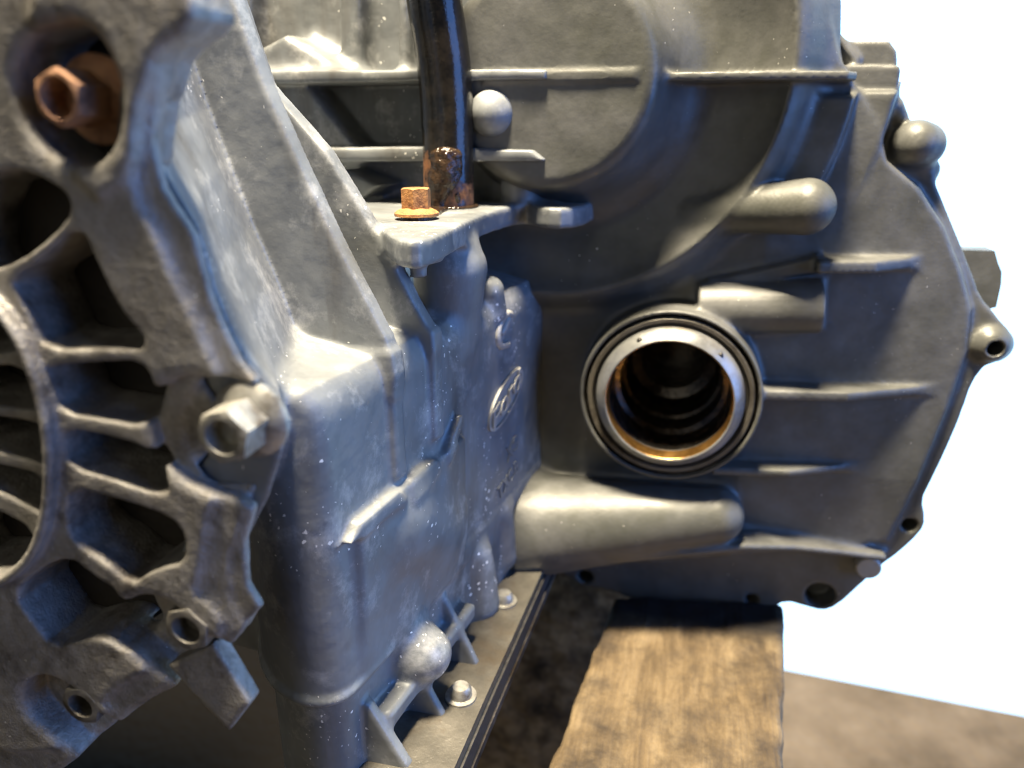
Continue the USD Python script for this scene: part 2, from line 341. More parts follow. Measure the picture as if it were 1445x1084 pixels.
for p in pockets:
    g = Polygon(chaikin(xz(p, YC), 1)).buffer(-.0012).buffer(.0012)
    g = max(getattr(g, 'geoms', [g]), key=lambda q: q.area)
    C.ext(list(g.exterior.coords)[:-1], .10, .1425, .0010, .0008, sub=True, draft=-0.05)
# hub ring stands proud of the radial ribs
hub = chaikin([(-60, 395), (0, 428), (30, 468), (52, 515), (66, 560), (76, 610), (79, 660), (76, 715), (64, 765), (42, 800), (8, 824), (-60, 835)], 2, False)
hp = [np.array(onY(a-9, b, .1225)) for a, b in hub]
for o in np.linspace(0, .010, 6): C.chain([p+[0, o, 0] for p in hp], .0013+.02*o, .0008)
# lower the web tops slightly inside the rim: nothing; ear bore
bore_px = [(90, 27), (128, 42), (158, 92), (168, 150), (160, 200), (134, 232), (92, 236), (46, 208), (16, 150), (8, 95), (36, 45)]
C.ext(chaikin(xz(bore_px, .1235), 2), .10, .1400, .003, .001, sub=True)
# bolt pockets, opened to the outside
for (px, py, r, yb, out) in [(306, 604, 86, .1288, (420, 640)), (243, 882, 64, .1335, (330, 960)), (100, 985, 56, .1335, (200, 1080))]:
    c = onY(px, py, .130); mm = dep(c)/F
    o = onY(*out, .130)
    for tt in (0., .35, .7, 1.):
        q = c+(o-c)*tt
        C.cyl(q-[0, .03, 0], [q[0], yb, q[2]], r*mm, .003, .001, sub=True)
# knob bottom-left, tab lower right
C.cone(onY(35, 1000, .131), onY(40, 1030, .131), .0050, .0046, .003)
C.ext(xz([(236, 940), (300, 908), (352, 995), (322, 1034)], .1262), .1262, .1315, .001, .0010)
# step line on the flange's right side
C.rough(.00007, 300, 3, 3)
cv = xf('/World/gearbox', 'end_cover', 'rough ribbed cast end cover caked with dirt')
add('cover_casting', C, 'cover', cv)
from shapely.geometry import Polygon
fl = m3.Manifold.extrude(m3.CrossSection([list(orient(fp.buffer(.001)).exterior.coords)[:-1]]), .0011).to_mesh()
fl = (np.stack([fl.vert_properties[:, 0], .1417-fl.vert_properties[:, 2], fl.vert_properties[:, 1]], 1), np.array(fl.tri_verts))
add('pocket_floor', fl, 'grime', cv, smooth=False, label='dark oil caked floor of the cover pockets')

def hex_bolt(name, px, py, Yh, AF, hh, fr, ft, material, parent, label, rot=0., dish=.62, axis=(0, 1, 0), depth=.5, shank=.006, point=None):
    """flanged hex bolt: the head's outer face is centred at pixel (px, py), its axis runs inwards"""
    c = onY(px, py, Yh) if point is None else np.array(point, float)
    R = AF/math.sqrt(3)
    hexm = m3.Manifold.extrude(m3.CrossSection([[(R*math.cos(rot+k*math.pi/3), R*math.sin(rot+k*math.pi/3)) for k in range(6)]]), hh)
    cone = m3.Manifold.cylinder(hh*1.0, AF/2*.98, AF/2*.98+hh*1.9, 64)
    head = hexm ^ cone
    if dish: head = head - m3.Manifold.cylinder(hh*depth, AF/2*dish, AF/2*dish*.8, 48).translate((0, 0, -1e-5))
    T = trimesh.geometry.align_vectors([0, 0, 1], axis)
    def out(m, nm):
        t = m.to_mesh(); tm = trimesh.Trimesh(t.vert_properties[:, :3], t.tri_verts, process=False)
        tm.apply_transform(T); tm.apply_translation(c); return tm
    hd = out(head, 'head')
    prof = [(0, hh-.0006), (AF*.5, hh-.0006), (fr*.9, hh+ft*.25), (fr, hh+ft*.55), (fr, hh+ft), (AF*.35, hh+ft+.0002), (AF*.35, hh+ft+shank), (0, hh+ft+shank)]
    tm = trimesh.creation.revolve(prof, sections=64); tm.apply_transform(T); tm.apply_translation(c)
    return add(name, trimesh.util.concatenate([hd, tm]), material, parent, smooth=32, label=label)
hex_bolt('cover_bolt', 313, 618, .1180, .0104, .0082, .0086, .003, 'bolt', cv, 'grey flanged hex bolt in the pocket beside the case edge', rot=.25, dish=.74)
hex_bolt('cover_bolt', 262, 890, .1240, .0105, .008, .0085, .003, 'boltshade', cv, 'shaded flanged hex bolt at the lower corner', rot=.2, dish=.72)
hex_bolt('cover_bolt', 113, 997, .1245, .0105, .008, .0085, .003, 'boltshade', cv, 'shaded flanged hex bolt at the bottom edge', rot=.4, dish=.7)
hex_bolt('cover_bolt', 80, 138, .1225, .0092, .0090, .0085, .002, 'rustpurple', cv, 'rusty hex bolt deep inside the round bore', rot=.1, dish=.83, depth=.6)

# ================================================================ 2. transmission case (modelled straight, then swept out along its draft)
K = Vol((-.290, .131, -.252), (-.055, .345, .065), .0008)
# collar behind the gap: from the flange back to the first rib, then the valley floor between the ribs
A0 = cz([(195, -160), (200, 60), (222, 225), (283, 325), (307, 415), (327, 465), (347, 505), (388, 556), (412, 592), (380, 700), (330, 800), (100, 800), (100, 100)], .1312)
A1 = cz([(195, -160), (245, 20), (288, 150), (318, 230), (352, 318), (388, 400), (416, 474), (424, 520), (420, 600), (400, 640), (350, 660), (200, 600), (150, 100)], .198)
K.loft([(.1312, A0), (.165, [tuple(.42*np.array(p)+.58*np.array(q)) for p, q in zip(A0, A1)]), (.2, A1), (.2245, A1)], .004, .0008)
_in = fp.buffer(.0006)
K.ext([(x_+.0031, z_) for x_, z_ in list(_in.exterior.coords)[:-1]], .12, .1422, .001, .0006, sub=True)
# lower box with a rounded nose (plan) and the shelf on top
nose_c = [(-.156, .214), (-.142, .190), (-.125, .1690), (-.1060, .1600), (X0-.0003, .1640), (X0, .176), (X0, .20)]
arc = chaikin(nose_c, 3, False)
nose = [tuple(q) for q in arc]+[(X0, .345), (-.28, .345), (-.28, .245)]
shelf = [(-.28, -.052), (-.130, -.0585), (-.110, -.0625), (X0-.0035, -.0655), (X0-.0005, -.0690), (X0+.01, -.0850), (X0+.01, -.167), (-.28, -.167)]
def fnose(X, Y, Z, x, y, z): return smax(sd_poly(nose, x, y)[:, :, None], sd_poly(shelf, x, z)[:, None, :], .004)
K.put(fnose, (-.28, .16, -.17), (X0+.01, .345, -.03), .004)
# ribs
rib1 = cz([(200, -300), (262, -150), (318, -30), (372, 118), (420, 225), (470, 333), (510, 410), (545, 478), (558, 530), (555, 560), (470, 560), (250, 400), (200, 100)], .198)
K.ext(rib1, .1975, .2035, .0018, .0014)
rib2 = cz([(250, -300), (290, -150), (330, -20), (377, 118), (460, 212), (510, 292), (545, 350), (585, 425), (607, 465), (612, 495), (600, 520), (480, 520), (300, 300)], .2245)
K.ext(rib2, .2235, .2295, .0018, .0014)
K.box((X0-.01, .1975, -.106), (X0+.0022, .2035, -.064), .003, .001)
K.box((X0-.01, .2235, -.103), (X0+.0022, .2295, -.064), .003, .001)
# ledge along the wall
for (ya, yb) in ((.172, .1965), (.2035, .2215), (.2300, .243)):
    z2 = -.1085 if yb < .23 else -.099
    K.ext_x([(ya-.004 if ya < .18 else ya, -.1135), (ya+.002 if ya < .18 else ya, -.1088), (yb-.002, z2), (yb, z2-.004)], X0-.006, X0+.0036, .0016, .0010)
K.ext([(X0-.02, -.1085), (X0+.0030, -.1100), (X0+.0022, -.140), (X0, -.165), (X0-.02, -.166)], .175, .245, .004, .002)
# soft bulge, ball boss
p = unsk(onW(600, 742)); K.cone(p+[-.012, -.010, .006], p+[-.012, .012, -.012], .0165, .015, .012)
bp = unsk(onW(592, 924, .003)); K.cone(bp+[-.006, .0, .0], bp+[.0018, -.001, .001], .0088, .0082, .0025)
K.cone(bp+[-.012, -.004, .028], bp+[-.008, 0, .0], .008, .008, .008)
# lip around the foot of the nose, sump below it
lip = [(q[0], q[1], -.1655) for q in arc if q[1] < .19 or q[0] < -.12]
K.chain(lip, .0013, .002)
_c0 = np.array([-.115, .200])
sump = [tuple(q+(_c0-q)*.075) for q in arc if q[1] < .186]+[(X0-.0004, .20), (X0-.0004, .345), (-.28, .345), (-.28, .275), (-.142, .262)]
K.ext_z(sump, -.25, -.160, .003, .002)
# bars, gussets and lug above the pan rail
ZR = -.199
for (ya, yb) in ((.178, .203), (.219, .243)):
    K.box((X0-.01, ya, -.1885), (X0+.0065, yb, -.1815), .002, .002)
for (y, w, tz) in ((.1765, .0021, -.172), (.2005, .0016, -.168), (.2290, .0016, -.166)):
    K.ext([(X0-.01, tz), (X0+.0005, tz-.004), (X0+.0135, ZR-.0005), (X0+.0135, ZR-.004), (X0-.01, ZR-.004)], y-w, y+w, .0018, .0012)
K.cone(bp+[-.006, .001, .004], bp+[.0006, 0, 0], .0108, .0098, .0040)
K.cone((X0-.004, .262, -.172), (X0-.002, .262, -.196), .0085, .0095, .003)
K.cone((X0-.004, .29, -.165), (X0-.003, .292, -.19), .006, .007, .004)
# platform for the filler tube
ZP = -.0305
pl = [tuple(unsk(onZ(a, b, ZP))[:2]) for a, b in [(495, 262), (500, 285), (535, 318), (556, 336), (585, 341), (616, 333), (650, 315), (690, 298), (738, 287), (765, 293), (800, 294), (835, 288), (858, 270), (840, 255), (700, 235), (560, 235)]]
K.ext_z(chaikin(pl, 1), ZP-.0085, ZP, .003, .0018)
q = unsk(onZ(640, 310, ZP)); K.cone((q[0]-.0065, q[1]+.005, -.076), (q[0]-.004, q[1]+.005, -.049), .0110, .0128, .005)
q = unsk(onZ(588, 320, ZP)); K.cyl((q[0], q[1], ZP-.0165), (q[0], q[1], ZP-.004), .0026, .0005, .0006)
K.cyl((q[0], q[1], ZP-.0115), (q[0], q[1], ZP-.004), .008, .003, .0015)
q = unsk(onW(703, 418)); K.cone(q+[-.004, 0, .002], q+[-.004, .002, -.007], .006, .0062, .003)
# upper case side wall behind the tube with its webs, columns and knob
def wall_pt(px, py, Y): return unsk(onY(px, py, Y))
K.ext(cz([(300, -200), (780, -200), (780, 300), (300, 300)], .322), .322, .345, .006, .002)
K.ext(cz([(270, 106), (420, 100), (600, 98), (770, 98), (770, 112), (600, 114), (420, 118), (270, 120)], .297), .297, .34, .0015, .0012)
K.ext(cz([(440, 209), (600, 207), (750, 212), (770, 228), (600, 228), (440, 229)], .297), .297, .34, .003, .0018)
K.ext(cz([(430, 120), (505, 212), (470, 222), (380, 120)], .305), .305, .34, .002, .002)
K.ext(cz([(484, 240), (535, 262), (510, 280), (470, 240)], .301), .301, .34, .003, .002)
K.ext(cz([(360, 70), (400, 48), (455, 80), (480, 100), (350, 100)], .301), .301, .34, .006, .004)
for (x0, x1) in ((478, 505), (336, 352), (560, 574)):
    K.ext(cz([(x0, -60), (x1, -60), (x1+2, 104), (x0, 104)], .312), .312, .34, .005, .003)
kb = wall_pt(699, 160, .304); K.cone(kb+[0, -.002, 0], kb+[0, .016, 0], .0092, .0105, .003)
K.cone(kb+[.004, .012, -.002], kb+[.006, .012, -.03], .0085, .008, .005)
K.ext(cz([(672, 202), (715, 207), (765, 220), (720, 230), (672, 230)], .314), .314, .34, .003, .002)
K.rough(.00008, 170, 11, 3)
add('transmission_case', K, 'case', shear=True, label='grey ribbed transmission case with white specks')

# raised marks on the case wall (badge, emblem, worn part number)
def on_wall(mesh2d, py_, pz_, rotdeg, lift=.0):
    """mesh in xy (z out) laid on the case wall: x along the gearbox, y up"""
    m = mesh2d.copy(); r = math.radians(rotdeg)
    v = np.array(m.vertices); u = v[:, 0]*math.cos(r)-v[:, 1]*math.sin(r); w = v[:, 0]*math.sin(r)+v[:, 1]*math.cos(r)
    y = py_+u; z = pz_+w; x = X0+SK*(y-Y0)+v[:, 2]+lift
    f = np.array(m.faces)
    return (np.stack([x, y, z], 1), f)
def ellipse(a, b, n=64): return [(a*math.cos(t), b*math.sin(t)) for t in np.linspace(0, 2*math.pi, n, endpoint=False)]
ba = onW(712, 563); 
def m3t(m): t = m.to_mesh(); return trimesh.Trimesh(t.vert_properties[:, :3], t.tri_verts, process=False)
A, B = .0192, .0082
ring = m3.Manifold.extrude(m3.CrossSection([ellipse(A, B)]), .0016) - m3.Manifold.extrude(m3.CrossSection([ellipse(A-.0014, B-.0012)]), .01).translate((0, 0, .0007))
bd = xf('/World/gearbox', 'cast_badge', 'raised oval maker badge on the case wall')
add('badge_oval', on_wall(m3t(ring), ba[1], ba[2], 20, -.0004), 'logo', bd, smooth=30)
tx = meshkit.text_mesh('Ford', .0078, .0013, bold=True); b_ = tx.bounds
tx.apply_translation((-(b_[0][0]+b_[1][0])/2, -.0036, 0)); tx.vertices[:, 0] += tx.vertices[:, 1]*.25
tx.vertices[:, 0] *= (2*A-.007)/(b_[1][0]-b_[0][0])
add('badge_letters', on_wall(tx, ba[1], ba[2], 20, .0002), 'logo', bd, smooth=False)
em = onW(712, 466)
arc = [(.008*math.cos(t), .0065*math.sin(t), 0) for t in np.linspace(.5, 3.4, 12)]+[(-.006, -.004, 0), (0, -.007, 0)]
hulls = [m3.Manifold.hull(m3.Manifold.sphere(.0017, 12).translate(a)+m3.Manifold.sphere(.0017, 12).translate(b)) for a, b in zip(arc[:-1], arc[1:])]
hulls += [m3.Manifold.hull(m3.Manifold.sphere(.0016, 12).translate((-.003, .001, 0))+m3.Manifold.sphere(.0016, 12).translate((.004, .003, 0)))]
add('cast_emblem', on_wall(m3t(m3.Manifold.batch_boolean(hulls, m3.OpType.Add)), em[1], em[2], 18), 'logo', smooth=35, label='worn raised emblem above the oval badge')
for (px, py, s, hgt) in ((722, 632, 'XS', .0075), (716, 676, 'TXCB', .0065)):
    c = onW(px, py); t = meshkit.text_mesh(s, hgt, .0007, bold=False); b_ = t.bounds; t.apply_translation((-(b_[0][0]+b_[1][0])/2, -hgt/2, 0))
    add('cast_number', on_wall(t, c[1], c[2], 12, -.0001), 'case', smooth=False, label='worn raised casting number')

# ================================================================ 3. bell housing
B_ = Vol((-.115, .286, -.262), (.150, .378, .085), .0009)
out = [(660, -90), (1140, -90), (1147, 0), (1158, 28), (1188, 60), (1225, 95), (1262, 140), (1290, 190), (1318, 250), (1340, 305), (1370, 378), (1385, 422), (1408, 446), (1424, 472), (1420, 497), (1396, 512), (1373, 540),
       (1360, 580), (1335, 640), (1312, 686), (1302, 706), (1307, 735), (1301, 752), (1268, 783), (1243, 800), (1214, 828), (1182, 857), (1160, 864), (1135, 857), (1110, 850), (1088, 860), (1020, 868), (900, 850), (850, 832), (820, 829), (800, 812), (740, 790), (660, 780)]
B_.ext(chaikin(xz(out, .352), 1), .352, .374, .003, .0022)
# bell body: plate near the seal sloping back to the flange
body = xz([(640, -90), (1120, -90), (1140, 0), (1180, 80), (1240, 180), (1250, 226), (1298, 266), (1334, 320), (1360, 384), (1376, 440), (1370, 500), (1342, 580), (1295, 690), (1255, 770), (1040, 775), (720, 805), (640, 805)], .345)
P_ = np.array(body)
def fbody(X, Y, Z, x, y, z):
    d2 = sd_poly(P_, x, z)[:, None, :]
    front = .3335+np.maximum(X-.030, 0)*.16+np.maximum(-Z-.155, 0)*.08
    return smax(d2, np.maximum((front-Y), Y-.37), .0025)
B_.put(fbody, (P_[:, 0].min(), .325, P_[:, 1].min()), (P_[:, 0].max(), .37, P_[:, 1].max()), .004)
# stepped round stages of the upper bell
def circ(cpx, cpy, rpx, Y, n=72, zmin=None):
    c = onY(cpx, cpy, Y); r = rpx*dep(c)/F
    p = [(c[0]+r*math.cos(t), c[2]+r*math.sin(t)) for t in np.linspace(0, 2*math.pi, n, endpoint=False)]
    return p, c, r
wz = onY(1000, 106, .305)[2]
def clip(poly, z0, z1=1):
    from shapely.geometry import Polygon, box
    g = Polygon(poly).intersection(box(-1, z0, 1, z1)); return list(g.exterior.coords)[:-1]
zc = onY(1160, 350, .33)[2]
for (cx, cy, r, Y, dr) in ((790, 95, 462, .3395, .25), (790, 95, 420, .3315, .25)):
    pp, c, rad = circ(cx, cy, r, Y)
    B_.ext(clip(pp, zc, wz), Y, .36, .0015, .002, draft=dr)
pp, c2, r2 = circ(785, 88, 385, .335)
B_.ext(pp, .3195, .345, .004, .006, draft=.75)
# dish between the disc and the outer edge of the second stage
pp, cd, rd = circ(785, 92, 328, .3195)
_c = onY(775, 93, .3195)
def fdish(X, Y, Z, x, y, z):
    rr = np.sqrt((X-_c[0])**2+(Z-_c[2])**2)
    t = np.clip((rd-rr)/(rd*.55), 0, 1)
    return np.maximum(Y-(.3190+.018*np.sqrt(t)), rr-rd)
B_.put(fdish, (_c[0]-rd, .30, _c[2]-rd), (_c[0]+rd, .345, _c[2]+rd), .003, sub=True)  # dish
pp, c1, r1 = circ(772, 108, 152, .2995)
def fdisc(X, Y, Z, x, y, z):
    rr = np.sqrt((X-c1[0])**2+(Z-c1[2])**2)-r1-(Y-.2995)*.30-np.maximum(Y-.318, 0)**2*40
    return smax(rr, np.maximum(.2995-Y, Y-.36), .0045)
B_.put(fdisc, (c1[0]-r1-.02, .2995, c1[2]-r1-.02), (c1[0]+r1+.02, .36, c1[2]+r1+.02), .008)
# web across at the parting line
wz = onY(1000, 106, .305)[2]
a0, a1 = onY(905, 106, .305)[0], onY(1214, 104, .318)[0]
B_.ext_z([(a0-.06, .2988), (a0-.002, .2988), (a0+.01, .309), (a1-.035, .3125), (a1-.004, .318), (a1, .324), (a1, .36), (a0-.06, .36)], wz-.0016, wz+.0016, .0022, .001)
# cylindrical bosses
def at(px, py, Y): return onY(px, py, Y)
B_.cone(at(985, 300, .334), at(1138, 292, .322), .008, .0112, .003)
B_.cyl(at(985, 435, .331), at(1160, 433, .331), .0113, .004, .0012)
B_.ext(xz([(1000, 395), (1155, 360), (1160, 384), (1010, 402)], .333), .330, .36, .003, .002)
# output bore boss
sc = at(944, 562, .314); sr = 127*dep(sc)/F
B_.cyl(sc-[0, .0005, 0], sc+[0, .05, 0], sr, .003, .0015)
# lower round cone boss below the bore
B_.cone(at(736, 742, .318), at(1010, 727, .3235), .0262, .0130, .006)
B_.cone(at(730, 700, .330), at(730, 780, .330), .018, .02, .008)
# ribs on the bell
def fin(pa, pb, ya, yb, t, tip=.0):
    a, b = at(*pa, ya), at(*pb, yb); z = (a[2]+b[2])/2
    B_.ext_z([(a[0], ya), (a[0]+(b[0]-a[0])*.45, ya+(yb-ya)*.25), (b[0], yb+.003), (b[0], .365), (a[0], .365)], z-t, z+t, .0022, .0012)
fin((1155, 370), (1322, 377), .321, .3485, .0026)
fin((1060, 552), (1352, 556), .320, .3495, .0022)
fin((1005, 661), (1242, 664), .321, .3445, .0019)
# bottom ledge
ld = [at(a, b, y) for a, b, y in ((700, 806, .308), (760, 800, .306), (860, 790, .308), (960, 780, .312), (1050, 771, .321), (1120, 772, .332), (1180, 778, .339), (1245, 786, .347))]
B_.chain(ld, .0018, .003)
for off in (.005, .010, .016, .022): B_.chain([np.array([q[0], min(q[1]+off, .36), q[2]+.0002]) for q in ld], .0019, .004)
# flange lip, lugs
B_.cone(at(1395, 484, .354), at(1399, 485, .362), .0085, .0085, .003)
B_.cone(at(1292, 202, .349), at(1300, 205, .352), .0092, .0092, .003); B_.cone(at(1275, 215, .356), at(1308, 240, .358), .007, .005, .004)
B_.ext(xz([(1186, 58), (1256, 58), (1266, 72), (1267, 94), (1186, 94)], .350), .350, .37, .001, .001)
B_.ext(xz([(1180, 92), (1268, 92), (1272, 98), (1268, 125), (1180, 125)], .344), .344, .37, .001, .001)
B_.ext(xz([(1205, 120), (1262, 120), (1275, 165), (1268, 190), (1215, 200)], .352), .352, .37, .003, .002)
B_.cone(at(1262, 150, .350), at(1270, 166, .352), .0035, .0028, .002)
wv = [at(a, b, .349) for a, b in chaikin([(1140, -40), (1150, 10), (1175, 45), (1205, 85)], 1, False)]
B_.chain(wv, .0018, .003); wv2 = [at(a, b, .335) for a, b in [(1138, -40), (1141, 60), (1140, 100)]]; B_.chain(wv2, .002, .004)
# holes
for (px, py, r) in ((1399, 488, .0034), (1284, 742, .0036), (1157, 841, .0072), (1061, 847, .0032), (826, 815, .0042)):
    c = at(px, py, .352); B_.cyl(c-[0, .02, 0], c+[0, .013, 0], r, .0012, .0005, sub=True)
# the bore itself
B_.cyl(sc-[0, .02, 0], sc+[0, .2, 0], sr*.95, .0012, .0005, sub=True)
c = at(1085, 42, .335)
B_.rough(.00008, 110, 23, 2)
add('bell_housing', B_, 'bell', label='oily grey bell housing with round bosses and a scalloped flange')
pin = at(1226, 803, .347)
tm = revolve([(0, 0), (.0052, 0), (.0060, .0008), (.0060, .012), (0, .012)], pin, seg=48); add('dowel_pin', tm, 'logo', smooth=35, label='round grey dowel at the flange bottom')
lug = m3.Manifold.extrude(m3.CrossSection([xz([(1330, 352), (1404, 354), (1409, 372), (1414, 384), (1413, 402), (1406, 434), (1380, 440), (1330, 430)][::-1], .385)]), .012)
t = m3t(lug); t.vertices = np.stack([t.vertices[:, 0], .385+t.vertices[:, 2], t.vertices[:, 1]], 1); t.invert()
add('mounting_lug', t, 'bell', smooth=False, label='grey plate standing out behind the flange')

# ---- output seal in the bore
se = xf('/World/gearbox', 'output_seal', 'shaft seal with metal ring and bronze lip')
k = sr
add('seal_groove', revolve([(k*.99, .0022), (k*.975, .0006), (k*.94, .0016), (k*.925, .006), (k*.90, .006)], sc), 'bore', se, smooth=40)
add('seal_case', revolve([(k*.925, .004), (k*.918, .0010), (k*.90, .0002), (k*.862, .0004), (k*.845, .0020), (k*.845, .012), (k*.925, .012), (k*.925, .004)], sc), 'sealrim', se, smooth=40)
add('dust_lip', revolve([(k*.850, .0016), (k*.845, .0030), (k*.82, .0030), (k*.82, .0012), (k*.850, .0016)], sc), 'rubber', se)
add('metal_ring', revolve([(k*.818, .0030), (k*.812, .0002), (k*.790, -.0020), (k*.730, -.0044), (k*.700, -.0052), (k*.688, -.0050), (k*.680, -.0030), (k*.680, .0060), (k*.818, .0060), (k*.818, .0030)], sc), 'seal', se, smooth=50)
add('bronze_lip', revolve([(k*.6855, -.0046), (k*.677, -.0042), (k*.669, -.0016), (k*.666, .0012), (k*.6795, .0040), (k*.6795, -.0030), (k*.6855, -.0046)], sc), 'brass', se, smooth=60)
for ang in (118, 48):
    r = k*.750; c = sc+[r*math.cos(math.radians(ang)), -.0037, r*math.sin(math.radians(ang))]
    add('drain_hole', revolve([(0, -.00015), (.0012, -.00015), (.0012, .002), (0, .002)], c, seg=20), 'rubber', se)
bore = trimesh.util.concatenate([revolve([(k*.90, .0075), (k*.672, .0045), (k*.662, .008), (k*.655, .021), (k*.60, .0225), (k*.60, .036), (k*.56, .037), (k*.54, .040), (k*.54, .060), (k*.42, .062), (k*.40, .1)], sc), revolve([(0, .098), (k*.5, .098), (k*.5, .1), (0, .1)], sc)])
add('side_gear_bore', bore, 'bore', se, smooth=35)
# ================================================================ 4. filler tube, its bolt and the pan
ft = xf('/World/gearbox', 'filler_tube', 'glossy black filler tube with rust at its foot')
tb = onZ(634, 292, ZP)
cl = []
for (px, py, dd) in ((598, -190, -.004), (604, -90, -.003), (612, 0, -.001), (624, 70, .001), (630, 130, .002), (632, 190, .001), (633, 240, 0), (634, 300, 0)):
    cl.append(onY(px, py, tb[1]+dd))
cl = chaikin(cl, 3, False)
def tube(cl, r, seg=40):
    cl = np.array(cl); T = np.gradient(cl, axis=0); T /= np.linalg.norm(T, axis=1)[:, None]
    ref = np.array([0, 1., 0]); V = []
    for p, t, rr in zip(cl, T, np.broadcast_to(r, len(cl))):
        u = np.cross(t, ref); u /= np.linalg.norm(u); w = np.cross(u, t)
        V.append([p+rr*(math.cos(a)*u+math.sin(a)*w) for a in np.linspace(0, 2*math.pi, seg, endpoint=False)])
    V = np.array(V).reshape(-1, 3); n = len(cl); f = []
    for i in range(n-1):
        for j in range(seg):
            a, b, c, d = i*seg+j, i*seg+(j+1) % seg, (i+1)*seg+(j+1) % seg, (i+1)*seg+j
            f += [(a, b, c), (a, c, d)]
    m = trimesh.Trimesh(V, f, process=False); m.fix_normals(); return m
rt = 36*dep(tb)/F
hts = cl[:, 2]; rads = rt*(1-.0*(hts-hts.min()))
add('tube', tube(cl, np.where(cl[:, 2] > tb[2]+.030, rt, rt*.97)), 'tube', ft)
# rusty collar and bead at the foot
rs = np.random.RandomState(8)
def lumps(center, n, spread, r0, r1, flat=1.):
    out = []
    for _ in range(n):
        s = trimesh.creation.icosphere(2, rs.uniform(r0, r1)); s.vertices += (meshkit.fbm(s.vertices*700+rs.uniform(0, 50), 2)[:, None]-.5)*.5*s.vertices
        s.vertices[:, 2] *= flat; s.apply_translation(np.array(center)+rs.uniform(-1, 1, 3)*spread); out.append(s)
    return trimesh.util.concatenate(out)
left = RT*-1
ang0 = math.atan2(-1, -.75)
def patch(z0, z1, a0, a1, dr, material, label, amp=.0006):
    zs = np.linspace(z0, z1, 16); an = np.linspace(a0, a1, 28); V, f = [], []
    for i, z in enumerate(zs):
        c = cl[np.argmin(abs(cl[:, 2]-z))]
        for j, a in enumerate(an):
            edge = min(1, 3.5*min(i, 15-i)/15, 4.*min(j, 27-j)/27)
            rr = rt*.97+(dr+amp*(meshkit.fbm(np.array([[z*500, a*3, 4.]]), 3)[0]-.35)*2)*edge-.0006*(1-edge)
            V.append((c[0]+rr*math.cos(a), c[1]+rr*math.sin(a), z))
    for i in range(15):
        for j in range(27):
            a = i*28+j; f += [(a, a+1, a+29), (a, a+29, a+28)]
    add(label[0], (np.array(V), np.array(f)), material, ft, smooth=True, label=label[1])
c0 = np.array(tb)+np.array([0, 0, .010])
O = Vol(c0-[.014, .014, .014], c0+[.014, .014, .016], .0006)
for i in range(26):
    an = math.radians(rs.uniform(245, 318)); zz = rs.uniform(-.009, .011); r_ = rs.uniform(.0012, .0024)
    q = np.array(tb)+np.array([(rt-.0012)*math.cos(an), (rt-.0012)*math.sin(an), .010+zz])
    O.cone(q, q+[0, 0, rs.uniform(-.004, 0)], r_, r_*.8, .0028)
O.rough(.0003, 500, 6, 2)
add('oil_bead', O, 'oil', ft, label='wet dark oil around the tube foot')
add('foot_flange', revolve([(0, 0), (rt*1.12, 0), (rt*1.16, .0006), (rt*1.12, .0012), (0, .0012)], (tb[0], tb[1], ZP-.0001), axis=(0, 0, 1)), 'oil', ft, smooth=35)
bz = onZ(588, 303, ZP+.0015)
pw = m3.Manifold.hull(m3.Manifold.cylinder(.0012, .0058, .0056, 40).translate((bz[0], bz[1], ZP))+m3.Manifold.cylinder(.0012, .005, .0048, 40).translate((tb[0]-.003, tb[1]-.003, ZP)))
add('tube_tab', pw, 'oil', ft, smooth=30)
hex_bolt('bracket_bolt', 0, 0, 0, .0093, .0072, .0078, .0022, 'rust', ft, 'orange rusty flanged bolt beside the tube', rot=.35, dish=0, axis=(0, 0, -1), shank=.004, point=(bz[0], bz[1], ZP+.0012+.0072+.0022))

def prism_z(poly, z0, z1, r=0):
    m = m3.Manifold.extrude(m3.CrossSection([poly]), z1-z0).translate((0, 0, z0)); return m
_r = [onZ(a_, b_, ZR) for a_, b_ in ((763, 811), (725, 896), (686, 982), (641, 1084))]
rail_out = [(_r[3][0]-.0006, .165)]+[(q[0], q[1]) for q in _r[::-1]]+[(_r[0][0]+.002, .345)]
def rail(off): return [(x+off, y) for x, y in rail_out]+[(-.13, .345), (-.1325, .1925), (-.119, .1805), (-.1085, .1735), (-.0995, .1742), (-.092, .165)]
add('pan_rail', prism_z(rail(0.0), ZR-.0045, ZR), 'railm', smooth=False, label='light grey machined rail along the case bottom')
add('pan_gasket', prism_z(rail(.0010), ZR-.0125, ZR-.0046), 'gasket', smooth=False, label='black pan gasket')
ce = Vol((-.50, .150, -.262), (-.262, .36, .075), .004)  # unseen box, added to keep lamp light off the floor at lower left
ce.box((-.49, .155, -.25), (-.272, .345, .06), .002, .02)
add('light_blocker', ce, 'case', label='unseen box added left of the case to block lamp light')
pan = xf('/World/gearbox', 'oil_pan', 'dark steel oil pan under the rail')
add('pan_lip', prism_z(rail(.0018), ZR-.0160, ZR-.0126), 'pan', pan, smooth=False)
pb = m3.Manifold.hull(prism_z(rail(-.012), ZR-.018, ZR-.0158)+prism_z([(-.085, .17), (-.075, .32), (-.125, .32), (-.125, .19)], ZR-.037, ZR-.036))
add('pan_bowl', pb, 'gasket', pan, smooth=30)
for (px, py) in ((711, 836), (650, 968)):
    c = onZ(px, py, ZR+.005)
    b = xf('/World/gearbox', 'pan_bolt', 'small oily pan bolt on the rail')
    t = revolve([(0, .0052), (.0030, .005), (.0040, .0036), (.0042, .0012), (.0058, .001), (.0058, -.0002), (0, -.0002)], (c[0], c[1], ZR), axis=(0, 0, 1), seg=32)
    add('head', t, 'bolt', b, smooth=35)

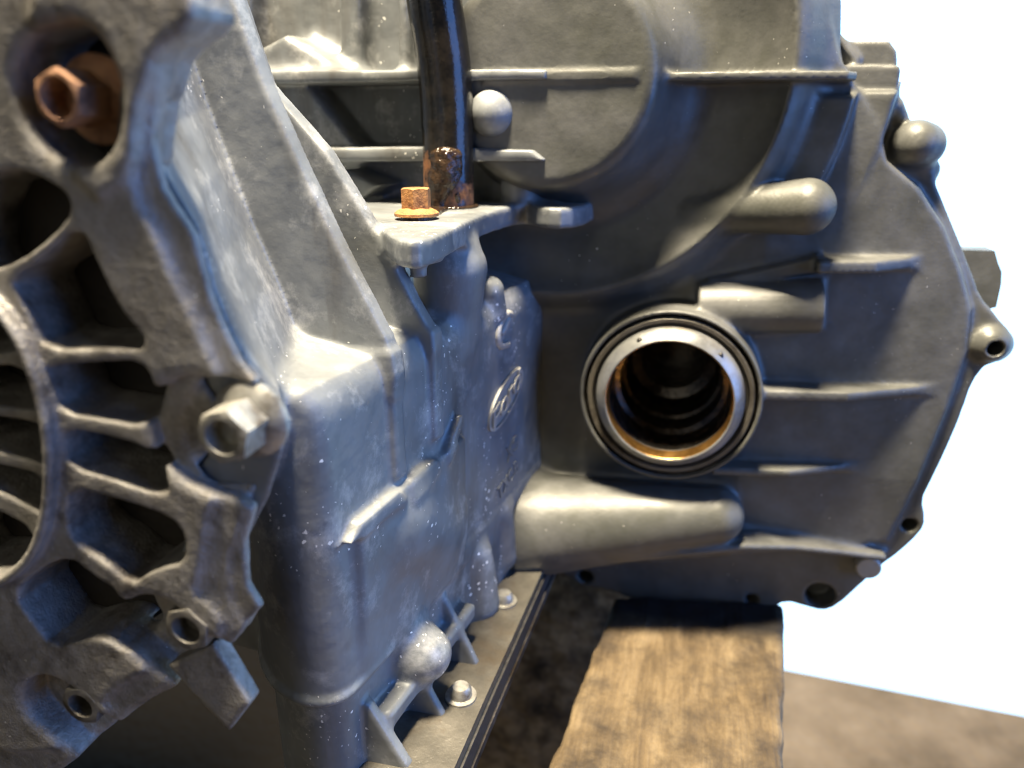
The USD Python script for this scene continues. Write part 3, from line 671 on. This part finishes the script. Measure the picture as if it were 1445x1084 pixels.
# ================================================================ 5. wooden beam, floor, wall
ZB = -.2365
OIL_SHADE = float(onZ(980, 897, ZB)[1])  # beyond this the beam is near black: soaked oil and painted bell shadow
for wname, OIL_SHADE, WB in (('old_wood', OIL_SHADE, .78), ('dull_wood', 9., 1.7)):
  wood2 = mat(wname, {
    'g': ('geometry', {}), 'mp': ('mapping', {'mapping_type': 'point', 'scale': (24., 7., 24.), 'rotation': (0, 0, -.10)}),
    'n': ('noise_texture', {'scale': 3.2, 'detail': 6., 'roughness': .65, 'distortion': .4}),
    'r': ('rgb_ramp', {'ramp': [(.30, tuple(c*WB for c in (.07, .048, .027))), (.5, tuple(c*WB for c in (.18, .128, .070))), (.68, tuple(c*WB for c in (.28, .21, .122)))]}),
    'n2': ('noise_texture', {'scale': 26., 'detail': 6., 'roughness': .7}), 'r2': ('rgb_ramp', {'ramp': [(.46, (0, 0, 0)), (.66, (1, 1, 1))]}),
    'm': ('mix_color', {'b': (.045, .033, .022)}), 'sx': ('separate_xyz', {}), 'ns': ('math', {'math_type': 'multiply', 'value2': .012}), 'ad': ('math', {'math_type': 'add'}), 'st': ('map_range', {'from_min': OIL_SHADE, 'from_max': OIL_SHADE+.02, 'to_min': 0., 'to_max': 1., 'clamp': True}), 'mo': ('mix_color', {'b': (.012, .010, .009)}), 'mp4': ('mapping', {'mapping_type': 'point', 'scale': (420., 9., 420.), 'rotation': (0, 0, -.10)}), 'n4': ('noise_texture', {'scale': 1.6, 'detail': 4., 'roughness': .6}), 'r4': ('rgb_ramp', {'ramp': [(.36, (.42, .38, .34)), (.5, (1, 1, 1))]}), 'md': ('mix_color', {'blend_type': 'multiply', 'fac': .22}), 'mx4': ('mix_float', {'fac': .4}), 'n3': ('noise_texture', {'scale': 420., 'detail': 4.}), 'bu': ('bump', {'strength': .8, 'distance': .0015}),
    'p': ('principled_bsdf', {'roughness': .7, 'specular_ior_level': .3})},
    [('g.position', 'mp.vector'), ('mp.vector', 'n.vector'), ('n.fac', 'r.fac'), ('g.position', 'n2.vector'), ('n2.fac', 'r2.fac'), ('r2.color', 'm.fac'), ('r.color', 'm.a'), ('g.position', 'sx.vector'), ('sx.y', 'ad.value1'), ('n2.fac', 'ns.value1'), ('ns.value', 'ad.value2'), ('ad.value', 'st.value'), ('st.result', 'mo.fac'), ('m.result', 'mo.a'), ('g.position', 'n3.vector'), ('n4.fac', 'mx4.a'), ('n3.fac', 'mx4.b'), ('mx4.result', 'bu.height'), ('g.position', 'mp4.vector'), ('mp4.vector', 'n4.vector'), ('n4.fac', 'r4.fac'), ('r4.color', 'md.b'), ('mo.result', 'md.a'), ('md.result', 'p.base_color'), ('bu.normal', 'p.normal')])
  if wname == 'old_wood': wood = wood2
q1, q2, q3, q4 = onZ(1108, 1084, ZB), onZ(1107, 849, ZB), onZ(868, 838, ZB), onZ(772, 1084, ZB)
dR = (q1-q2)/np.linalg.norm(q1-q2); dL = (q4-q3)/np.linalg.norm(q4-q3)
poly = np.array([q1+dR*.16, q2, q3-dL*.0, q4+dL*.16])[:, :2]
def densify(poly, step):
    out = []
    for a, b in zip(poly, np.roll(poly, -1, 0)):
        n = max(2, int(np.linalg.norm(b-a)/step))
        out += [a+(b-a)*i/n for i in range(n)]
    return np.array(out)
W = Vol((poly[:, 0].min()-.01, poly[:, 1].min()-.01, ZB-.37), (poly[:, 0].max()+.01, poly[:, 1].max()+.01, ZB+.006), .0026)
W.ext_z(list(map(tuple, poly)), ZB-.36, ZB, .002, .004)
W.rough(.0007, 120, 4, 2); W.rough(.0007, 30, 9, 1)
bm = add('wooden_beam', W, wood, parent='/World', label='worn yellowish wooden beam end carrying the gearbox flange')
pr = stage.GetPrimAtPath(bm); pr.SetCustomDataByKey('category', 'beam')
ZF = ZB-.36
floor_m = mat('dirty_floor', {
    'sx': ('separate_xyz', {}), 'ns': ('math', {'math_type': 'multiply', 'value2': .10}), 'ad': ('math', {'math_type': 'add'}), 'st': ('map_range', {'from_min': -.10, 'from_max': -.05, 'to_min': 1., 'to_max': 0., 'clamp': True}), 'mo': ('mix_color', {'b': (.010, .008, .006)}),  # near-black blend on the left: shade under the gearbox painted into the floor
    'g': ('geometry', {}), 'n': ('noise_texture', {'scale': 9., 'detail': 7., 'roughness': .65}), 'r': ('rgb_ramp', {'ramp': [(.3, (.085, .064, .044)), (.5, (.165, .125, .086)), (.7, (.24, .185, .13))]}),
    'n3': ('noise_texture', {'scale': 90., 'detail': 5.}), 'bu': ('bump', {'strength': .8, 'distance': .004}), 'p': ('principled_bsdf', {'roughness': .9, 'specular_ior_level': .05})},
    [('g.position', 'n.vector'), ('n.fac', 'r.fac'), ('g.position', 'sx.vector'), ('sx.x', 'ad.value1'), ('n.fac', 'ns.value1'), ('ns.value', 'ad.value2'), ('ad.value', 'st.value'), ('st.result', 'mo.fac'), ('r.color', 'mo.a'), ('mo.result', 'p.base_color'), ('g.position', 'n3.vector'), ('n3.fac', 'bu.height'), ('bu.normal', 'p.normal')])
W2 = Vol((-.27, .405, ZF-.004), (.035, .475, -.25), .0034)
W2.box((-.26, .412, ZF), (.022, .466, -.258), .002, .004); W2.rough(.0007, 100, 14, 2)
p = add('cross_timber', W2, wood2, parent='/World', label='dull brown cross timber behind the oil pan'); stage.GetPrimAtPath(p).SetCustomDataByKey('category', 'timber')
e1, e2 = onZ(1110, 945, ZF), onZ(1445, 1010, ZF); de = (e2-e1)/np.linalg.norm(e2-e1); ne = np.array([-de[1], de[0], 0])
fl = trimesh.creation.box((6, 3, .02)); fl.apply_translation((0, -1.5, -.01))
T = np.eye(4); T[:3, 0] = de; T[:3, 1] = ne; T[:3, 3] = e1; fl.apply_transform(T)
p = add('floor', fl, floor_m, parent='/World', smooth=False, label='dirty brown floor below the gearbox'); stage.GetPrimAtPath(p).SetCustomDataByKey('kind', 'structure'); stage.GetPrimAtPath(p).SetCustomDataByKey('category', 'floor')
sky_m = mat('daylight', {'e': ('emission', {'color': (.45, .71, 1.0), 'strength': 2.95})}, [], surface='e.emission')
sk = trimesh.creation.box((16, .05, 9)); sk.apply_translation((0, 2.6, 0)); T2 = T.copy(); sk.apply_transform(T2)
p = add('sky', sk, sky_m, parent='/World', smooth=False, label='glaring white daylight behind the gearbox'); stage.GetPrimAtPath(p).SetCustomDataByKey('kind', 'structure'); stage.GetPrimAtPath(p).SetCustomDataByKey('category', 'sky')
